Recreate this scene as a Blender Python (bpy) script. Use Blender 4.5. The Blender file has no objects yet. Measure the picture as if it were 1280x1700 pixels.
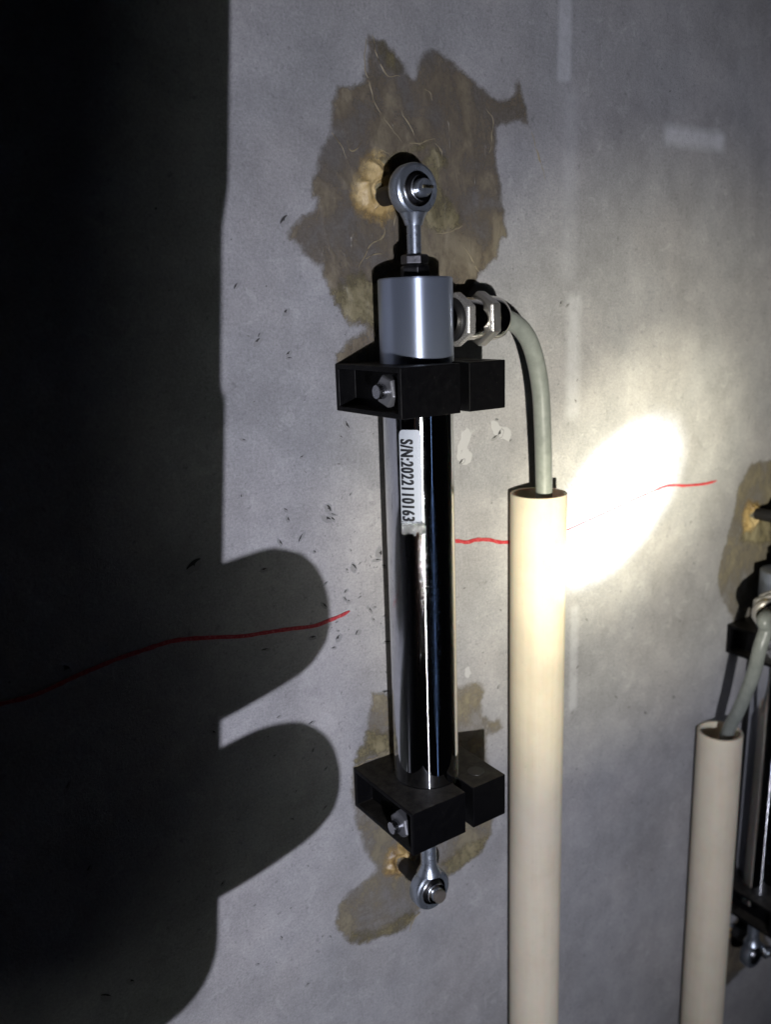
import bpy, bmesh, math, random
from mathutils import Vector, Matrix
from mathutils import noise as mnoise
from mathutils.geometry import tessellate_polygon

S = 0.001                      # every length below is in millimetres
C = bpy.context.scene.collection
scene = bpy.context.scene

# ------------------------------------------------------------------ camera
CAM = Vector((-174.16, -260.31, 55.08))
YAW, PITCH, ROLL, FPX = -0.5846, -0.2321, -0.0335, 1395.97
Fw = Vector((-math.sin(YAW)*math.cos(PITCH), math.cos(YAW)*math.cos(PITCH), math.sin(PITCH)))
_r = Vector((math.cos(YAW), math.sin(YAW), 0)); _u = _r.cross(Fw)
Rt = _r*math.cos(ROLL) + _u*math.sin(ROLL); Up = -_r*math.sin(ROLL) + _u*math.cos(ROLL)
cd = bpy.data.cameras.new('camera'); cam = bpy.data.objects.new('camera', cd); C.objects.link(cam)
cd.sensor_fit = 'VERTICAL'; cd.sensor_height = 24.0; cd.lens = FPX/1700*24.0
cd.clip_start = 0.005; cd.clip_end = 50
cam.matrix_world = Matrix(((Rt.x, Up.x, -Fw.x, CAM.x*S), (Rt.y, Up.y, -Fw.y, CAM.y*S), (Rt.z, Up.z, -Fw.z, CAM.z*S), (0, 0, 0, 1)))
scene.camera = cam
cd.dof.use_dof = True; cd.dof.focus_distance = (Vector((0, -30, -20)) - CAM).dot(Fw)*S; cd.dof.aperture_fstop = 7.0

# ------------------------------------------------------------------ world and exposure
w = bpy.data.worlds.new('World'); scene.world = w; w.use_nodes = True
bg = w.node_tree.nodes['Background']; bg.inputs[0].default_value = (0.6, 0.65, 0.8, 1); bg.inputs[1].default_value = 0.0012
scene.view_settings.view_transform = 'Standard'; scene.view_settings.look = 'None'
scene.view_settings.exposure = 0; scene.view_settings.gamma = 1

# ------------------------------------------------------------------ the torch behind the photographer
TORCH = Vector((-250, -500, -62))
def spot(name, aim, power, col, half, blend, size, roll_vec=None, sc=(1, 1), at=TORCH):
    ld = bpy.data.lights.new(name, 'SPOT'); ld.energy = power; ld.color = col
    ld.spot_size = math.radians(half*2); ld.spot_blend = blend; ld.shadow_soft_size = size*S
    o = bpy.data.objects.new(name, ld); C.objects.link(o)
    z = -(Vector(aim) - at).normalized()
    x = Vector(roll_vec or (1, 0, 0)); x = (x - z*x.dot(z)).normalized(); y = z.cross(x)
    m = Matrix(((x.x, y.x, z.x, 0), (x.y, y.y, z.y, 0), (x.z, y.z, z.z, 0), (0, 0, 0, 1)))
    o.matrix_world = Matrix.Translation(at*S) @ m @ Matrix.Diagonal((sc[0], sc[1], 1, 1))
    return o
spot('torch_spill', (38, 0, -75), 10.4, (0.86, 0.86, 1.0), 41, 1.0, 0.8)
spot('torch_halo', (128, 0, -26), 15.5, (1.0, 0.91, 0.60), 14.5, 1.0, 2.0)
spot('torch_corona', (135, 0, -28), 34.0, (1.0, 0.93, 0.68), 7.9, 1.0, 2.0, roll_vec=(0.7*0.796, -0.7*0.605, 0.7), sc=(1, 0.78))
spot('torch_beam', (128, 0, -35), 170.0, (1.0, 0.99, 0.95), 4.6, 1.0, 2.0, roll_vec=(0.7*0.796, -0.7*0.605, 0.7), sc=(1, 0.62))
spot('torch_lens_glow', (60, 0, -50), 1.15, (0.96, 1.0, 0.9), 50, 1.0, 34, at=TORCH + Vector((2, 0, 0)))
# weak cool unseen light further right, stretched long to draw the chrome's blue line
sd = bpy.data.lights.new('highlight_strip', 'AREA'); sd.shape = 'RECTANGLE'; sd.size = 5*S; sd.size_y = 430*S; sd.energy = 0.016; sd.color = (0.36, 0.56, 1.0)
so = bpy.data.objects.new('highlight_strip', sd); C.objects.link(so)
zz = -(Vector((0, -20, -200)) - Vector((37, -505, -200))).normalized(); yy = Vector((0, 0, 1)); xx = yy.cross(zz)
so.matrix_world = Matrix(((xx.x, yy.x, zz.x, 37*S), (xx.y, yy.y, zz.y, -505*S), (xx.z, yy.z, zz.z, -200*S), (0, 0, 0, 1)))

# ------------------------------------------------------------------ materials
def mat(name, col=(0.5, 0.5, 0.5), rough=0.5, metal=0.0, **kw):
    m = bpy.data.materials.new(name); m.use_nodes = True
    b = m.node_tree.nodes['Principled BSDF']
    b.inputs['Base Color'].default_value = (*col, 1); b.inputs['Roughness'].default_value = rough
    b.inputs['Metallic'].default_value = metal
    for k, v in kw.items(): b.inputs[k.replace('_', ' ')].default_value = v
    return m
class NT:
    def __init__(s, m): s.t = m.node_tree; s.b = s.t.nodes['Principled BSDF']
    def n(s, typ, **kw):
        nd = s.t.nodes.new(typ)
        for k, v in kw.items(): setattr(nd, k, v)
        return nd
    def l(s, a, b): s.t.links.new(a, b)
    def coord(s, scale=(1000, 1000, 1000), rot=(0, 0, 0), loc=(0, 0, 0)):
        tc = s.n('ShaderNodeTexCoord'); mp = s.n('ShaderNodeMapping')
        mp.inputs['Scale'].default_value = scale; mp.inputs['Rotation'].default_value = rot; mp.inputs['Location'].default_value = loc
        s.l(tc.outputs['Object'], mp.inputs[0]); return mp.outputs[0]
    def noise(s, vec, scale, detail=4, rough=0.6, dist=0.0):
        nd = s.n('ShaderNodeTexNoise'); nd.inputs['Scale'].default_value = scale; nd.inputs['Detail'].default_value = detail
        nd.inputs['Roughness'].default_value = rough; nd.inputs['Distortion'].default_value = dist; s.l(vec, nd.inputs['Vector']); return nd.outputs['Fac']
    def math(s, op, a, b=None, clamp=False):
        nd = s.n('ShaderNodeMath', operation=op, use_clamp=clamp)
        for i, v in enumerate((a, b)):
            if v is None: continue
            if hasattr(v, 'links'): s.l(v, nd.inputs[i])
            else: nd.inputs[i].default_value = v
        return nd.outputs[0]
    def ramp(s, fac, stops, interp='LINEAR'):
        nd = s.n('ShaderNodeValToRGB'); cr = nd.color_ramp; cr.interpolation = interp
        while len(cr.elements) < len(stops): cr.elements.new(0.5)
        for e, (p, c) in zip(cr.elements, stops): e.position = p; e.color = (c, c, c, 1) if isinstance(c, (int, float)) else (*c, 1)
        s.l(fac, nd.inputs[0]); return nd.outputs[0]
    def mix(s, fac, a, b, mode='MIX'):
        nd = s.n('ShaderNodeMix', data_type='RGBA', blend_type=mode)
        for i, v in ((0, fac), (6, a), (7, b)):
            if hasattr(v, 'links'): s.l(v, nd.inputs[i])
            elif i == 0: nd.inputs[0].default_value = v
            else: nd.inputs[i].default_value = (*v, 1)
        return nd.outputs[2]
    def bump(s, h, dist, strength=1.0, prev=None):
        nd = s.n('ShaderNodeBump'); nd.inputs['Strength'].default_value = strength; nd.inputs['Distance'].default_value = dist
        s.l(h, nd.inputs['Height'])
        if prev is not None: s.l(prev, nd.inputs['Normal'])
        return nd.outputs[0]
    def box(s, vec, x0, x1, z0, z1, soft):
        sp = s.n('ShaderNodeSeparateXYZ'); s.l(vec, sp.inputs[0]); outs = []
        for o, a, b in ((sp.outputs[0], x0, x1), (sp.outputs[2], z0, z1)):
            for lo, sg in ((a, 1), (b, -1)):
                d = s.math('MULTIPLY', s.math('SUBTRACT', o, lo), sg/soft); outs.append(s.math('ADD', d, 0.5, True))
        r = outs[0]
        for q in outs[1:]: r = s.math('MULTIPLY', r, q)
        return r

def concrete():
    m = mat('cast_concrete', rough=0.86); t = NT(m); v = t.coord()
    vs = t.coord((1000, 1000, 160))
    wv = t.n('ShaderNodeVectorMath', operation='ADD')
    wn = t.n('ShaderNodeTexNoise'); wn.inputs['Scale'].default_value = 0.12; t.l(v, wn.inputs['Vector'])
    wsc = t.n('ShaderNodeVectorMath', operation='SCALE'); wsc.inputs['Scale'].default_value = 9.0; t.l(wn.outputs['Color'], wsc.inputs[0])
    t.l(v, wv.inputs[0]); t.l(wsc.outputs[0], wv.inputs[1]); wc = wv.outputs[0]
    big = t.noise(wc, 0.012, 5, 0.6); mid = t.noise(wc, 0.06, 6, 0.68); fine = t.noise(v, 0.55, 6, 0.75); strk = t.noise(vs, 0.085, 4, 0.6)
    grit = t.noise(v, 2.6, 3, 0.7)
    a = t.math('ADD', t.math('MULTIPLY', big, 0.34), t.math('MULTIPLY', mid, 0.36))
    a = t.math('ADD', a, t.math('MULTIPLY', fine, 0.22)); a = t.math('ADD', a, t.math('MULTIPLY', strk, 0.08))
    col = t.ramp(a, [(0.36, (0.215, 0.215, 0.222)), (0.46, (0.285, 0.287, 0.294)), (0.53, (0.332, 0.332, 0.34)), (0.63, (0.405, 0.403, 0.406))])
    warm = t.ramp(t.noise(wc, 0.02, 3, 0.5), [(0.42, 0.0), (0.62, 1.0)])
    col = t.mix(t.math('MULTIPLY', warm, 0.25), col, (1.06, 0.99, 0.93), 'MULTIPLY')
    # pale trowelled blotches and darker damp freckles
    bl = t.ramp(t.noise(wc, 0.11, 5, 0.7, 0.8), [(0.58, 0.0), (0.66, 1.0)]); col = t.mix(t.math('MULTIPLY', bl, 0.22), col, (0.52, 0.52, 0.52))
    fr = t.ramp(t.noise(v, 0.32, 4, 0.65), [(0.30, 1.0), (0.40, 0.0)]); col = t.mix(t.math('MULTIPLY', fr, 0.5), col, (0.12, 0.12, 0.125))
    fg = t.ramp(grit, [(0.25, 1.0), (0.36, 0.0)]); col = t.mix(t.math('MULTIPLY', fg, 0.45), col, (0.12, 0.12, 0.12))
    gr2 = t.noise(v, 1.1, 8, 0.82); col = t.mix(1.0, col, t.ramp(gr2, [(0.32, 0.74), (0.5, 1.0), (0.68, 1.20)]), 'MULTIPLY')
    # small bug holes
    vo = t.n('ShaderNodeTexVoronoi'); vo.inputs['Scale'].default_value = 0.17; t.l(wc, vo.inputs['Vector'])
    sepc = t.n('ShaderNodeSeparateColor'); t.l(vo.outputs['Color'], sepc.inputs[0])
    rad = t.math('MULTIPLY', t.math('SUBTRACT', sepc.outputs[0], 0.62, True), 0.24)
    hole = t.math('MULTIPLY', t.math('SUBTRACT', rad, t.math('ADD', vo.outputs['Distance'], t.math('MULTIPLY', fine, 0.03))), 60, True)
    col = t.mix(t.math('MULTIPLY', hole, 0.85), col, (0.05, 0.05, 0.05))
    # pale rubbed marks left by the formwork
    nz = t.ramp(t.noise(v, 0.16, 6, 0.75), [(0.3, 0.6), (0.6, 1.0)])
    for x0, x1, z0, z1, soft, st in ((86.3, 93.5, 142, 400, 2.2, .62), (94, 101.5, 8, 60, 4.5, .5), (152, 195, 123.8, 131.4, 4.5, .8), (90, 98, 66, 139, 5, .22), (99.3, 104.5, -133, -80, 2.5, .4)):
        mk = t.math('MULTIPLY', t.math('MULTIPLY', t.box(v, x0, x1, z0, z1, soft), nz), st); col = t.mix(mk, col, (0.56, 0.57, 0.6))
    t.l(col, t.b.inputs['Base Color'])
    h = t.math('ADD', t.math('MULTIPLY', mid, 0.9), t.math('MULTIPLY', fine, 0.32)); h = t.math('ADD', h, t.math('MULTIPLY', gr2, 0.28)); h = t.math('SUBTRACT', h, t.math('MULTIPLY', hole, 0.9))
    t.l(t.bump(h, 0.0009, 0.75), t.b.inputs['Normal'])
    t.l(t.ramp(fine, [(0.3, 0.7), (0.7, 0.95)]), t.b.inputs['Roughness'])
    return m
def film(name, c1, c2, c3, al_r, rimn=2.0):
    m = mat(name, rough=0.5); t = NT(m); v = t.coord(); vd = t.coord((1000, 1000, 420), (0, 0.5, 0))
    n1 = t.noise(v, 0.035, 5, 0.6, 0.7); n2 = t.noise(vd, 0.13, 5, 0.65, 0.5); n3 = t.noise(v, 0.8, 5, 0.7)
    f = t.math('ADD', t.math('ADD', t.math('MULTIPLY', n1, 0.55), t.math('MULTIPLY', n2, 0.35)), t.math('MULTIPLY', n3, 0.10))
    col = t.ramp(f, [(0.40, c1), (0.5, c2), (0.59, c3)])
    # thin wavy creases where the resin was dragged
    w1 = t.noise(vd, 0.055, 3, 0.5, 1.6); cr = t.math('SUBTRACT', 1.0, t.math('MULTIPLY', t.math('ABSOLUTE', t.math('SUBTRACT', w1, 0.5)), 85), True)
    gate = t.ramp(t.noise(v, 0.09, 3, 0.5), [(0.5, 0.0), (0.62, 1.0)]); cr = t.math('MULTIPLY', cr, gate)
    col = t.mix(t.math('MULTIPLY', cr, 0.32), col, (0.36, 0.32, 0.22))
    fr = t.ramp(t.noise(v, 0.4, 4, 0.6), [(0.3, 1.0), (0.38, 0.0)]); col = t.mix(t.math('MULTIPLY', fr, 0.3), col, (0.06, 0.05, 0.04))
    t.l(col, t.b.inputs['Base Color'])
    t.l(t.ramp(n2, [(0.35, 0.24), (0.65, 0.52)]), t.b.inputs['Roughness'])
    h = t.math('ADD', t.math('ADD', t.math('MULTIPLY', n2, 1.0), t.math('MULTIPLY', n3, 0.2)), t.math('MULTIPLY', cr, 0.35)); t.l(t.bump(h, 0.0013, 0.7), t.b.inputs['Normal'])
    al = t.math('ADD', t.math('MULTIPLY', n1, 0.6), t.math('ADD', t.math('MULTIPLY', n2, 0.25), t.math('MULTIPLY', n3, 0.15))); ar = t.n('ShaderNodeAttribute', attribute_name='rim'); rim = t.math('ADD', ar.outputs['Fac'], t.math('MULTIPLY', t.math('SUBTRACT', t.noise(v, 0.35, 6, 0.75), 0.5), rimn)); t.l(t.math('MULTIPLY', t.ramp(al, al_r), t.math('MULTIPLY', rim, 1.25, True)), t.b.inputs['Alpha'])
    return m
M = {}
M['concrete'] = concrete()
M['pit'] = mat('pit_painted_shade', (0.035, 0.034, 0.033), 0.95)  # near-black colour for the shade painted inside the pits
M['chip'] = mat('chipped_cement', (0.25, 0.25, 0.25), 0.9)
M['scrape'] = mat('pale_scrape', (0.41, 0.41, 0.415), 0.75)
M['film'] = film('brown_resin_film', (0.098, 0.078, 0.052), (0.158, 0.130, 0.090), (0.235, 0.203, 0.142), [(0.40, 0.46), (0.56, 0.90)])
M['pale_film'] = film('pale_resin_film', (0.135, 0.112, 0.074), (0.20, 0.172, 0.115), (0.27, 0.24, 0.16), [(0.40, 0.30), (0.56, 0.82)])
M['smear'] = film('olive_resin_smear', (0.13, 0.112, 0.06), (0.20, 0.175, 0.10), (0.29, 0.255, 0.155), [(0.42, 0.25), (0.53, 0.95)], 3.0)
def plugmat():
    m = mat('tan_resin_plug', rough=0.38); t = NT(m); v = t.coord()
    n = t.noise(v, 0.22, 5, 0.65, 1.0); f = t.noise(v, 1.3, 4, 0.6)
    col = t.ramp(n, [(0.3, (0.16, 0.085, 0.025)), (0.48, (0.34, 0.22, 0.085)), (0.64, (0.50, 0.37, 0.18))]); t.l(col, t.b.inputs['Base Color'])
    t.l(t.bump(f, 0.0006, 0.5), t.b.inputs['Normal']); t.b.inputs['Subsurface Weight'].default_value = 0.1; t.b.inputs['Subsurface Radius'].default_value = (0.003, 0.002, 0.001); return m
M['plug'] = plugmat()
M['plug_film'] = film('tan_resin_plug', (0.22, 0.135, 0.05), (0.44, 0.31, 0.125), (0.62, 0.48, 0.24), [(0.40, 0.75), (0.5, 1.0)], 1.6)
M['ridge'] = mat('dried_resin_string', (0.27, 0.23, 0.15), 0.35)
def ink():
    m = mat('red_marker_ink', (0.55, 0.03, 0.04), 0.6); t = NT(m); v = t.coord(); n = t.noise(v, 1.4, 4, 0.7)
    t.l(t.ramp(n, [(0.3, (0.22, 0.01, 0.018)), (0.52, (0.43, 0.024, 0.034)), (0.68, (0.48, 0.16, 0.15))]), t.b.inputs['Base Color']); return m
M['ink'] = ink()
def metal(name, col, rough, scratch=0.0, sc=(1000, 1000, 1000), bumpd=0.00002, aniso=None, smudge=0.0):
    m = mat(name, col, rough, 1.0); t = NT(m); v = t.coord(sc); n = t.noise(v, 0.5, 5, 0.7)
    lo, hi = max(0.02, rough - 0.5*scratch), rough + scratch
    t.l(t.ramp(n, [(0.35, lo), (0.7, hi)]), t.b.inputs['Roughness'])
    if bumpd: t.l(t.bump(t.noise(v, 1.6, 3, 0.6), bumpd, 0.5), t.b.inputs['Normal'])
    if aniso:
        t.b.inputs['Anisotropic'].default_value = aniso; t.b.inputs['Anisotropic Rotation'].default_value = 0.25
        tg = t.n('ShaderNodeTangent', direction_type='RADIAL', axis='Z'); t.l(tg.outputs[0], t.b.inputs['Tangent'])
    return m
M['alu'] = metal('turned_aluminium', (0.40, 0.46, 0.58), 0.46, 0.04, (60, 60, 9000), 0.00001, 0.95); M['alu'].node_tree.nodes['Principled BSDF'].inputs['Metallic'].default_value = 0.80
M['nickel'] = metal('bright_nickel', (0.66, 0.64, 0.60), 0.09, 0.10, bumpd=0.00003)
M['satin'] = metal('satin_nickel', (0.80, 0.78, 0.74), 0.36, 0.1, bumpd=0.00012); M['satin'].node_tree.nodes['Principled BSDF'].inputs['Metallic'].default_value = 0.93
M['stained_steel'] = mat('stained_steel', (0.17, 0.15, 0.13), 0.5, 0.5)
M['nut_steel'] = metal('nut_steel', (0.20, 0.205, 0.22), 0.40, 0.1, bumpd=0.00006); M['nut_steel'].node_tree.nodes['Principled BSDF'].inputs['Metallic'].default_value = 0.6
M['bolt'] = metal('bolt_steel', (0.42, 0.43, 0.46), 0.24, 0.1, bumpd=0.00004)
M['collar'] = metal('collar_nickel', (0.52, 0.51, 0.49), 0.26, 0.08, bumpd=0.00004); M['collar'].node_tree.nodes['Principled BSDF'].inputs['Metallic'].default_value = 0.72
M['cap'] = metal('cap_nickel', (0.48, 0.475, 0.46), 0.36, 0.12, bumpd=0.0003); M['cap'].node_tree.nodes['Principled BSDF'].inputs['Metallic'].default_value = 0.9
M['brass'] = metal('brassy_steel', (0.80, 0.70, 0.42), 0.25, 0.1)
M['zinc'] = metal('zinc_plated_steel', (0.42, 0.47, 0.54), 0.30, 0.10, bumpd=0.00004); M['zinc'].node_tree.nodes['Principled BSDF'].inputs['Metallic'].default_value = 0.88
M['dark_steel'] = metal('dark_steel', (0.13, 0.13, 0.14), 0.32, 0.12, bumpd=0.00004)
def chrome():
    m = mat('polished_chrome', (0.70, 0.72, 0.77), 0.035, 1.0); t = NT(m)
    out = t.t.nodes['Material Output']; v = t.coord()
    # dried splashes, thickest at mid height of the tube
    sp = t.n('ShaderNodeSeparateXYZ'); t.l(v, sp.inputs[0])
    zz = t.math('MULTIPLY', t.math('ADD', sp.outputs[2], 52), 0.0185); band = t.math('SUBTRACT', 1.0, t.math('MULTIPLY', zz, zz), True)
    dirt = t.math('MULTIPLY', t.ramp(t.noise(v, 0.7, 6, 0.8), [(0.46, 0.0), (0.56, 1.0)]), band)
    film_ = t.ramp(t.noise(v, 0.05, 5, 0.65, 0.6), [(0.45, 0.0), (0.65, 1.0)])
    h = t.math('MULTIPLY', t.noise(v, 3.6, 2, 0.6), dirt)
    nb = t.bump(h, 0.00004, 0.5); t.l(nb, t.b.inputs['Normal'])
    t.l(t.math('ADD', 0.03, t.math('ADD', t.math('MULTIPLY', film_, 0.03), t.math('MULTIPLY', dirt, 0.03))), t.b.inputs['Roughness'])
    an = t.n('ShaderNodeBsdfAnisotropic'); an.inputs['Color'].default_value = (0.72, 0.74, 0.78, 1); an.inputs['Roughness'].default_value = 0.24
    an.inputs['Anisotropy'].default_value = 0.97; an.inputs['Rotation'].default_value = 0.0
    tg = t.n('ShaderNodeTangent', direction_type='RADIAL', axis='Z'); t.l(tg.outputs[0], an.inputs['Tangent'])
    mx = t.n('ShaderNodeMixShader'); t.l(t.math('ADD', 0.14, t.math('MULTIPLY', band, t.ramp(t.noise(v, 1.9, 3, 0.7), [(0.5, -0.0), (0.57, 0.55)]))), mx.inputs[0]); t.l(t.b.outputs[0], mx.inputs[1]); t.l(an.outputs[0], mx.inputs[2])
    t.l(mx.outputs[0], out.inputs['Surface'])
    return m
M['chrome'] = chrome()
def plastic():
    m = mat('black_moulded_plastic', (0.0025, 0.0025, 0.003), 0.5, Specular_IOR_Level=0.1); t = NT(m); v = t.coord()
    n = t.noise(v, 0.35, 5, 0.7); t.l(t.ramp(n, [(0.35, 0.36), (0.68, 0.58)]), t.b.inputs['Roughness'])
    d = t.ramp(t.noise(v, 0.5, 6, 0.75), [(0.56, 0.0), (0.75, 1.0)]); t.l(t.mix(t.math('MULTIPLY', d, 0.35), (0.0025, 0.0025, 0.003), (0.014, 0.013, 0.011)), t.b.inputs['Base Color'])
    ge = t.n('ShaderNodeNewGeometry'); sp = t.n('ShaderNodeSeparateXYZ'); t.l(ge.outputs['Normal'], sp.inputs[0])
    up = t.math('MULTIPLY', t.math('SUBTRACT', sp.outputs[2], 0.6), 2.5, True); dn = t.ramp(t.noise(v, 0.22, 6, 0.75), [(0.36, 0.25), (0.62, 1.0)])
    dust = t.math('MULTIPLY', up, dn); sc = t.ramp(t.noise(v, 1.1, 4, 0.8), [(0.66, 0.0), (0.70, 1.0)])
    base = t.mix(t.math('MULTIPLY', d, 0.35), (0.0025, 0.0025, 0.003), (0.014, 0.013, 0.011)); base = t.mix(t.math('MULTIPLY', dust, 0.8), base, (0.055, 0.05, 0.042))
    base = t.mix(t.math('MULTIPLY', sc, 0.25), base, (0.2, 0.19, 0.17)); t.l(base, t.b.inputs['Base Color'])
    t.l(t.bump(t.noise(v, 1.5, 3, 0.6), 0.00006, 0.5), t.b.inputs['Normal']); return m
M['plastic'] = plastic()
def pvc():
    m = mat('cream_pvc', (0.74, 0.66, 0.47), 0.62, Specular_IOR_Level=0.15, Subsurface_Weight=0.35, Subsurface_Scale=0.004); t = NT(m); v = t.coord((1000, 1000, 1000)); vs = t.coord((1000, 1000, 25))
    n = t.noise(vs, 0.35, 5, 0.65); n2 = t.noise(v, 0.05, 5, 0.65); n3 = t.noise(v, 0.5, 6, 0.7)
    col = t.ramp(t.math('ADD', t.math('MULTIPLY', n2, 0.6), t.math('MULTIPLY', n, 0.4)), [(0.35, (0.555, 0.49, 0.375)), (0.5, (0.61, 0.545, 0.425)), (0.65, (0.64, 0.58, 0.46))])
    d = t.ramp(n3, [(0.60, 0.0), (0.72, 1.0)]); col = t.mix(t.math('MULTIPLY', d, 0.3), col, (0.40, 0.36, 0.28)); t.l(col, t.b.inputs['Base Color'])
    t.l(t.ramp(n, [(0.35, 0.55), (0.7, 0.7)]), t.b.inputs['Roughness']); t.l(t.bump(n, 0.00004, 0.5), t.b.inputs['Normal'])
    return m
M['pvc'] = pvc()
def rubber():
    m = mat('grey_cable_sheath', (0.235, 0.26, 0.24), 0.38); t = NT(m); v = t.coord(); n = t.noise(v, 0.25, 5, 0.65)
    t.l(t.ramp(n, [(0.35, (0.165, 0.182, 0.168)), (0.65, (0.21, 0.228, 0.21))]), t.b.inputs['Base Color']); t.l(t.ramp(n, [(0.35, 0.32), (0.7, 0.48)]), t.b.inputs['Roughness']); return m
M['sheath'] = rubber()
M['paper'] = mat('white_sticker', (0.40, 0.44, 0.52), 0.5, Specular_IOR_Level=0.2)
M['print'] = mat('black_print', (0.012, 0.014, 0.02), 0.45)
def residue():
    m = mat('crinkled_clear_tape', (0.5, 0.52, 0.54), 0.16, 0.85); t = NT(m); v = t.coord()
    n = t.noise(v, 0.6, 6, 0.75, 1.2); t.l(t.bump(n, 0.0009, 0.9), t.b.inputs['Normal']); return m
M['tape'] = residue()
M['washer'] = mat('black_rubber_and_shade', (0.008, 0.008, 0.009), 0.55)  # gland washer rubber, also the painted shade on the studs
M['phone'] = mat('black_glass_phone', (0.01, 0.01, 0.012), 0.15)
M['skin'] = mat('skin', (0.48, 0.29, 0.21), 0.55, Subsurface_Weight=0.0)

# ------------------------------------------------------------------ mesh helpers
def link(name, bm, m, parent=None, smooth=False, loc=(0, 0, 0), bevel=0.0, segs=2, angle=40):
    me = bpy.data.meshes.new(name); bmesh.ops.recalc_face_normals(bm, faces=bm.faces)
    for v in bm.verts: v.co *= S
    if smooth:
        for f in bm.faces: f.smooth = True
        for e in bm.edges:
            if len(e.link_faces) == 2 and e.calc_face_angle(0) > math.radians(angle): e.smooth = False
    bm.to_mesh(me); bm.free()
    for q in (m if isinstance(m, (list, tuple)) else [m]): me.materials.append(M[q] if isinstance(q, str) else q)
    o = bpy.data.objects.new(name, me); C.objects.link(o); o.location = Vector(loc)*S
    if parent: o.parent = parent
    if bevel:
        md = o.modifiers.new('bevel', 'BEVEL'); md.width = bevel*S; md.segments = segs; md.limit_method = 'ANGLE'; md.angle_limit = math.radians(35); md.harden_normals = False
    return o
def tag(o, label, cat=None, group=None, kind=None):
    if label: o['label'] = label
    if cat: o['category'] = cat
    if group: o['group'] = group
    if kind: o['kind'] = kind
    return o
def empty(name, loc, label, cat, group=None):
    o = bpy.data.objects.new(name, None); C.objects.link(o); o.location = Vector(loc)*S; o.empty_display_size = 0.01
    return tag(o, label, cat, group)
def add_lathe(bm, prof, n=48, axis='Z', at=(0, 0, 0), close=True, phase=0.0):
    """prof: list of (radius, height) along the axis"""
    ax = {'Z': lambda c, s, h: Vector((c, s, h)), 'X': lambda c, s, h: Vector((h, c, s)), 'Y': lambda c, s, h: Vector((c, h, s))}[axis]
    at = Vector(at); rings = []
    for r, h in prof:
        rings.append([bm.verts.new(at + ax(r*math.cos(phase + 2*math.pi*i/n), r*math.sin(phase + 2*math.pi*i/n), h)) for i in range(n)] if r > 1e-6 else [bm.verts.new(at + ax(0, 0, h))])
    for a, b in zip(rings, rings[1:]):
        for i in range(n):
            j = (i+1) % n
            if len(a) == 1 and len(b) == 1: continue
            if len(a) == 1: bm.faces.new((a[0], b[i], b[j]))
            elif len(b) == 1: bm.faces.new((a[i], a[j], b[0]))
            else: bm.faces.new((a[i], a[j], b[j], b[i]))
    if close:
        for r in (rings[0], rings[-1]):
            if len(r) > 1: bm.faces.new(r)
    return bm
def lathe(prof, **k): return add_lathe(bmesh.new(), prof, **k)
def thread(r, pitch, h0, h1, amp=0.22):
    pr = [(0, h0), (r-amp, h0)]; n = max(2, int(abs(h1-h0)/pitch*2)); d = (h1-h0)/n
    for i in range(n): pr.append((r if i % 2 == 0 else r-amp, h0 + d*(i+0.5)))
    return pr + [(r-amp, h1), (0, h1)]
def hexnut(af, h0, h1, axis, at=(0, 0, 0), bore=0.0, phase=0.0):
    """six flats with chamfered corners"""
    bm = bmesh.new(); r = af/math.sqrt(3); c = (h1-h0)*0.16; k = 0.90
    add_lathe(bm, [(0, h0), (r*k, h0), (r, h0+c), (r, h1-c), (r*k, h1), (0, h1)], n=6, axis=axis, at=at, close=False, phase=phase); return bm
def prism(bm, outline, z0, z1, caps=True):
    a = [bm.verts.new((x, y, z0)) for x, y in outline]; b = [bm.verts.new((x, y, z1)) for x, y in outline]; n = len(a)
    for i in range(n): bm.faces.new((a[i], a[(i+1) % n], b[(i+1) % n], b[i]))
    if caps:
        for tri in tessellate_polygon([[Vector((x, y, 0)) for x, y in outline]]):
            bm.faces.new([a[i] for i in tri]); bm.faces.new([b[i] for i in tri])
def sweep(bm, pts, rad, n=20, caps=True):
    pts = [Vector(p) for p in pts]; rads = rad if isinstance(rad, (list, tuple)) else [rad]*len(pts)
    up = Vector((0.13, 0.91, 0.37)); rings = []
    for i, p in enumerate(pts):
        t = (pts[min(i+1, len(pts)-1)] - pts[max(i-1, 0)]).normalized(); x = (up - t*up.dot(t)).normalized(); up = x; y = t.cross(x)
        rings.append([bm.verts.new(p + (x*math.cos(2*math.pi*k/n) + y*math.sin(2*math.pi*k/n))*rads[i]) for k in range(n)])
    for a, b in zip(rings, rings[1:]):
        for i in range(n): bm.faces.new((a[i], a[(i+1) % n], b[(i+1) % n], b[i]))
    if caps: bm.faces.new(rings[0]); bm.faces.new(rings[-1])
def spline(pts, k=8):
    P = [Vector(p) for p in pts]; P = [P[0]*2-P[1]] + P + [P[-1]*2-P[-2]]; out = []
    for i in range(1, len(P)-2):
        for j in range(k):
            t = j/k; a, b, c, d = P[i-1:i+3]
            out.append(0.5*((2*b) + (c-a)*t + (2*a-5*b+4*c-d)*t*t + (3*b-a-3*c+d)*t**3))
    return out + [P[-2]]
def fractal(outline, it=3, amp=0.10, seed=1, closed=True):
    rnd = random.Random(seed); pts = [Vector((x, y)) for x, y in outline]
    for _ in range(it):
        q = []
        for i, p in enumerate(pts):
            q.append(p)
            if i == len(pts)-1 and not closed: break
            n = pts[(i+1) % len(pts)]; d = n-p
            if d.length > 0.7: q.append((p+n)/2 + Vector((-d.y, d.x))*rnd.uniform(-amp, amp))
        pts = q; amp *= 0.85
    return pts
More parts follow.
